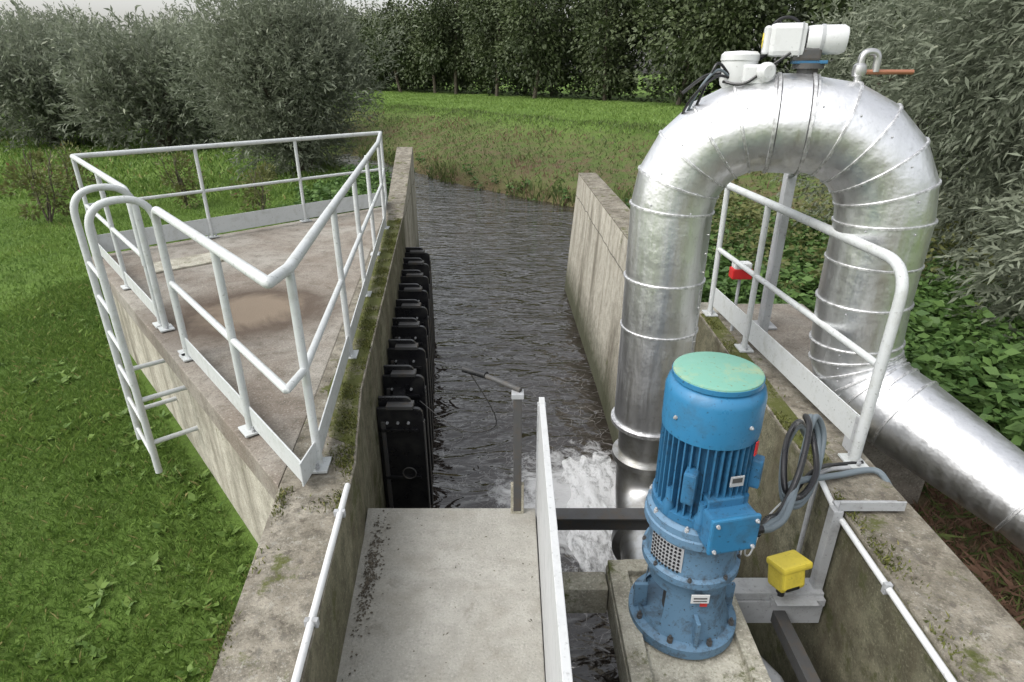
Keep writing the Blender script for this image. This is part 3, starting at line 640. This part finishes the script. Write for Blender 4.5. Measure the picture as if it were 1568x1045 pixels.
def bushplants(name,P,hgt,nl,ls,mat='nettle'):
    k=len(P); hgt_=hgt*R.uniform(.45,1,k); base=np.repeat(P,nl,axis=0); hh=np.repeat(hgt_,nl)*R.random(k*nl)**.6
    a=R.random(k*nl)*6.28; rad=R.random(k*nl)*.08*max(1,hgt)
    base=base+np.stack([np.cos(a)*rad,np.sin(a)*rad,hh],1)
    D=np.stack([np.cos(a),np.sin(a),R.uniform(-.5,.5,k*nl)],1); Lg=ls*R.uniform(.6,1.3,k*nl)
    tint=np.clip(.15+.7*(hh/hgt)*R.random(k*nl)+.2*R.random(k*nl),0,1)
    return leaves(name,base,D,Lg,Lg*.55,mat,None,tint,.6)
P=scatter(1700,2.65,7.5,2.4,6.5); P=P[(P[:,0]-2.55)>(4.2-P[:,1])*.55]; bushplants('nettle_patch',P,.60,32,.10)
P=scatter(1500,1.5,6.5,5.1,10.5); bushplants('nettle_patch',P,.6,30,.095)
P=scatter(420,2.6,8.5,5.5,12.0); bushplants('shrub_undergrowth',P,1.1,40,.08,'shrub')
x=R.uniform(-4.8,-2.4,260); y=R.uniform(12.4,19,260); P=np.stack([x,y,terrain(x,y)],1); P=P[P[:,2]>-1.6]; bushplants('bank_weeds',P,.55,30,.12)
x=R.uniform(-8,5,500); y=R.uniform(12,28,500); s=shore(x,y); k=(s>12.1)&(s<12.8); P=np.stack([x[k],y[k],terrain(x[k],y[k])],1); bushplants('bank_weeds',P,.4,26,.12)
def trunk(name,base,top,r0_,r1_,parent,bend=.2):
    b=Vector(base);t=Vector(top); m1=b.lerp(t,.35)+Vector((R.normal()*bend,R.normal()*bend,0)); m2=b.lerp(t,.7)+Vector((R.normal()*bend,R.normal()*bend,0))
    pts=spline([b,m1,m2,t],4); n=len(pts); tube(name,pts,[r0_+(r1_-r0_)*i/(n-1) for i in range(n)],'bark',parent,8)
def crown(rng,c,Rd,nl,lr,n,up=.0):
    c=np.array(c);Rd=np.array(Rd)
    d=nrm(R.normal(size=(nl,3))); lc=c+d*Rd*R.uniform(.35,.95,(nl,1)); lrad=lr*R.uniform(.6,1.35,nl); lt=R.random(nl)
    idx=R.integers(0,nl,n); u=nrm(R.normal(size=(n,3))); P=lc[idx]+u*lrad[idx,None]*R.uniform(.55,1.08,(n,1))
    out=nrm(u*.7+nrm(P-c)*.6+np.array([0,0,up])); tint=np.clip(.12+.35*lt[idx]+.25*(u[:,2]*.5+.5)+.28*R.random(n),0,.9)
    tint=np.where(R.random(n)>.985,.97,tint); return P,out,tint
def willow(base,w,h,nsh,k,ls,droop=.0,name='willow_tree',nl=40,lr=None,low=.0,trn=True,lw_=.24):
    e=empty(name); b=np.array(base,float); c=b+[0,0,h*(.5+low/2)]
    P,O,t=crown(R,c,(w/2*.8,w/2*.8,h*.5*.88),nl,lr or w*.16,nsh,.55)
    kk=P[:,2]>b[2]+.05; P,O,t=P[kk],O[kk],t[kk]; n=len(P)
    Lh=R.uniform(.35,.8,n)*(w/6)**.5
    O=nrm(O+R.normal(size=(n,3))*.35+np.array([0,0,.3-droop]))
    s=(np.arange(k)+.5)/k; PP=P[:,None,:]+O[:,None,:]*(s[None,:,None]*Lh[:,None,None]); PP[:,:,2]-=droop*.5*(s[None,:]**2)*Lh[:,None]
    PP=PP.reshape(-1,3); OO=nrm(np.repeat(O,k,axis=0)*1.0+R.normal(size=(n*k,3))*.6+np.array([0,0,-droop*.5])); tt=np.repeat(t,k)
    tt=np.clip(tt+R.normal(size=n*k)*.12,0,.92); tt=np.where(R.random(n*k)>.98,.97,tt)
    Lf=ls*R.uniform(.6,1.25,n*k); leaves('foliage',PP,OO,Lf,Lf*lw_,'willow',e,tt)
    if trn:
        for j in range(6):
            a=R.random()*6.28; q=R.uniform(.3,.8)
            trunk('limb',(b[0]+.1*math.cos(a),b[1]+.1*math.sin(a),b[2]-.1),(b[0]+math.cos(a)*w*.3*q,b[1]+math.sin(a)*w*.3*q,b[2]+h*R.uniform(.6,.85)),.11,.02,e,.15)
    return e
willow((-6.5,19.4,-1.1),6.0,5.3,9500,9,.16,nl=60)
for (x,y,w,h) in[(-14.0,25.5,6,4.4),(-19.5,27,6.5,4.5),(-25.5,29.5,6.5,4.5),(-17,33,7,5.1),(-24.0,36,7,5.2),(-31,37,7,5.2),(-11.5,31,6.5,5.0),(-38,42,8,5.5),(-29,45,8,5.8),(-20,44,8,6.1),(-34,31,6,4.2)]:
    willow((x,y,-1.05),w,h,3900,7,.25,nl=42,lw_=.28)
willow((6.1,5.9,-.7),5.2,6.4,11000,12,.10,droop=.55,nl=80,lr=.72)
willow((5.0,4.6,-.7),2.2,2.6,3200,12,.10,droop=.35,nl=34,lr=.40,trn=False,name='willow_shrub')
willow((5.8,9.0,-.7),3.6,3.8,4000,11,.11,droop=.4,nl=44,lr=.6,trn=True)
def shrub(base,w,h,n,name='shrub'):
    e=empty(name); b=np.array(base,float); P,O,t=crown(R,b+[0,0,h*.5],(w/2,w/2,h/2),16,w*.16,n,.5); leaves('foliage',P,O,R.uniform(.06,.12,n),R.uniform(.03,.05,n),'shrub',e,t)
    for j in range(5): trunk('stem',b,b+np.array([R.normal()*w*.2,R.normal()*w*.2,h*.85]),.02,.006,e,.05)
shrub((-9.4,12.2,-1),1.0,1.7,1300); shrub((-7.6,14.2,-1),1.0,1.3,900); shrub((-5.6,13.6,-1),1.0,1.0,800); shrub((-11,15.5,-1),1.2,1.3,900)
tl=empty('distant_treeline'); PP=[];OO=[];TT=[];LL=[]
nn=np.array([.78,.62]); dv=np.array([.62,-.78])
for row,(sd,nt_,nlv,hb) in enumerate([(32.5,19,10500,.4),(38,19,4200,.0)]):
    for i in range(nt_):
        t_=-82+i*5.6+R.normal()*.8+(2.8 if row else 0); p=nn*(sd+R.normal()*.6)+dv*t_
        hgt=(R.uniform(9.0,10.5) if i>5 else R.uniform(7.2,8.6))+row*.6; cz=hb+(hgt-hb)/2
        P,O,t=crown(R,(p[0],p[1],cz),(3.4,3.4,(hgt-hb)/2*.93),52,1.15,nlv,.1)
        k=P[:,2]>(.45 if row==0 else .1); PP.append(P[k]);OO.append(O[k]+R.normal(size=O[k].shape)*.5);TT.append(t[k]*(.95 if row==0 else .55)); LL.append(R.uniform(.18,.34,k.sum())*(1.+.5*row))  # back row tinted darker: shade inside the wood put into leaf colour
        trunk('trunk',(p[0],p[1],-.1),(p[0]+R.normal()*.4,p[1],hgt*.75),.16,.06,tl,.2)
PP=np.concatenate(PP);OO=np.concatenate(OO);TT=np.concatenate(TT);Lf=np.concatenate(LL)
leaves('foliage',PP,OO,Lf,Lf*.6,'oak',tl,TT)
U=[]
for t_ in np.arange(-85,25,.22):
    p=nn*(35+R.normal()*.8)+dv*t_; U.append((p[0],p[1],-.05))
bushplants('undergrowth',np.array(U),2.8,40,.36,'oak')
# ------------------------------------------------------------------ light, world, camera
az=math.radians(-120); el=math.radians(50)
sd=Vector((math.sin(az)*math.cos(el),math.cos(az)*math.cos(el),math.sin(el)))
sun=bpy.data.lights.new('sun','SUN'); sun.energy=1.0; sun.angle=math.radians(40); sun.color=(1,.975,.94)
so=bpy.data.objects.new('sun',sun); so.rotation_euler=(-sd).to_track_quat('-Z','Y').to_euler(); scene.collection.objects.link(so)
w=bpy.data.worlds.new('World'); scene.world=w; w.use_nodes=True; nt=w.node_tree
sky=nt.nodes.new('ShaderNodeTexSky'); sky.sky_type='NISHITA'; sky.sun_disc=False; sky.sun_elevation=el; sky.sun_rotation=az
sky.air_density=1.4; sky.dust_density=4.; sky.ozone_density=1.
hs=nt.nodes.new('ShaderNodeHueSaturation'); hs.inputs['Saturation'].default_value=.2; hs.inputs['Value'].default_value=1.85
nt.links.new(sky.outputs[0],hs.inputs['Color']); nt.links.new(hs.outputs[0],nt.nodes['Background'].inputs[0]); nt.nodes['Background'].inputs[1].default_value=.15
cam=bpy.data.cameras.new('camera'); cam.sensor_width=36; cam.lens=21.24; cam.clip_end=2000; cam.clip_start=.05
co=bpy.data.objects.new('camera',cam); co.location=(0,0,1.85); co.rotation_euler=(math.radians(90-24),0,0); scene.collection.objects.link(co); scene.camera=co
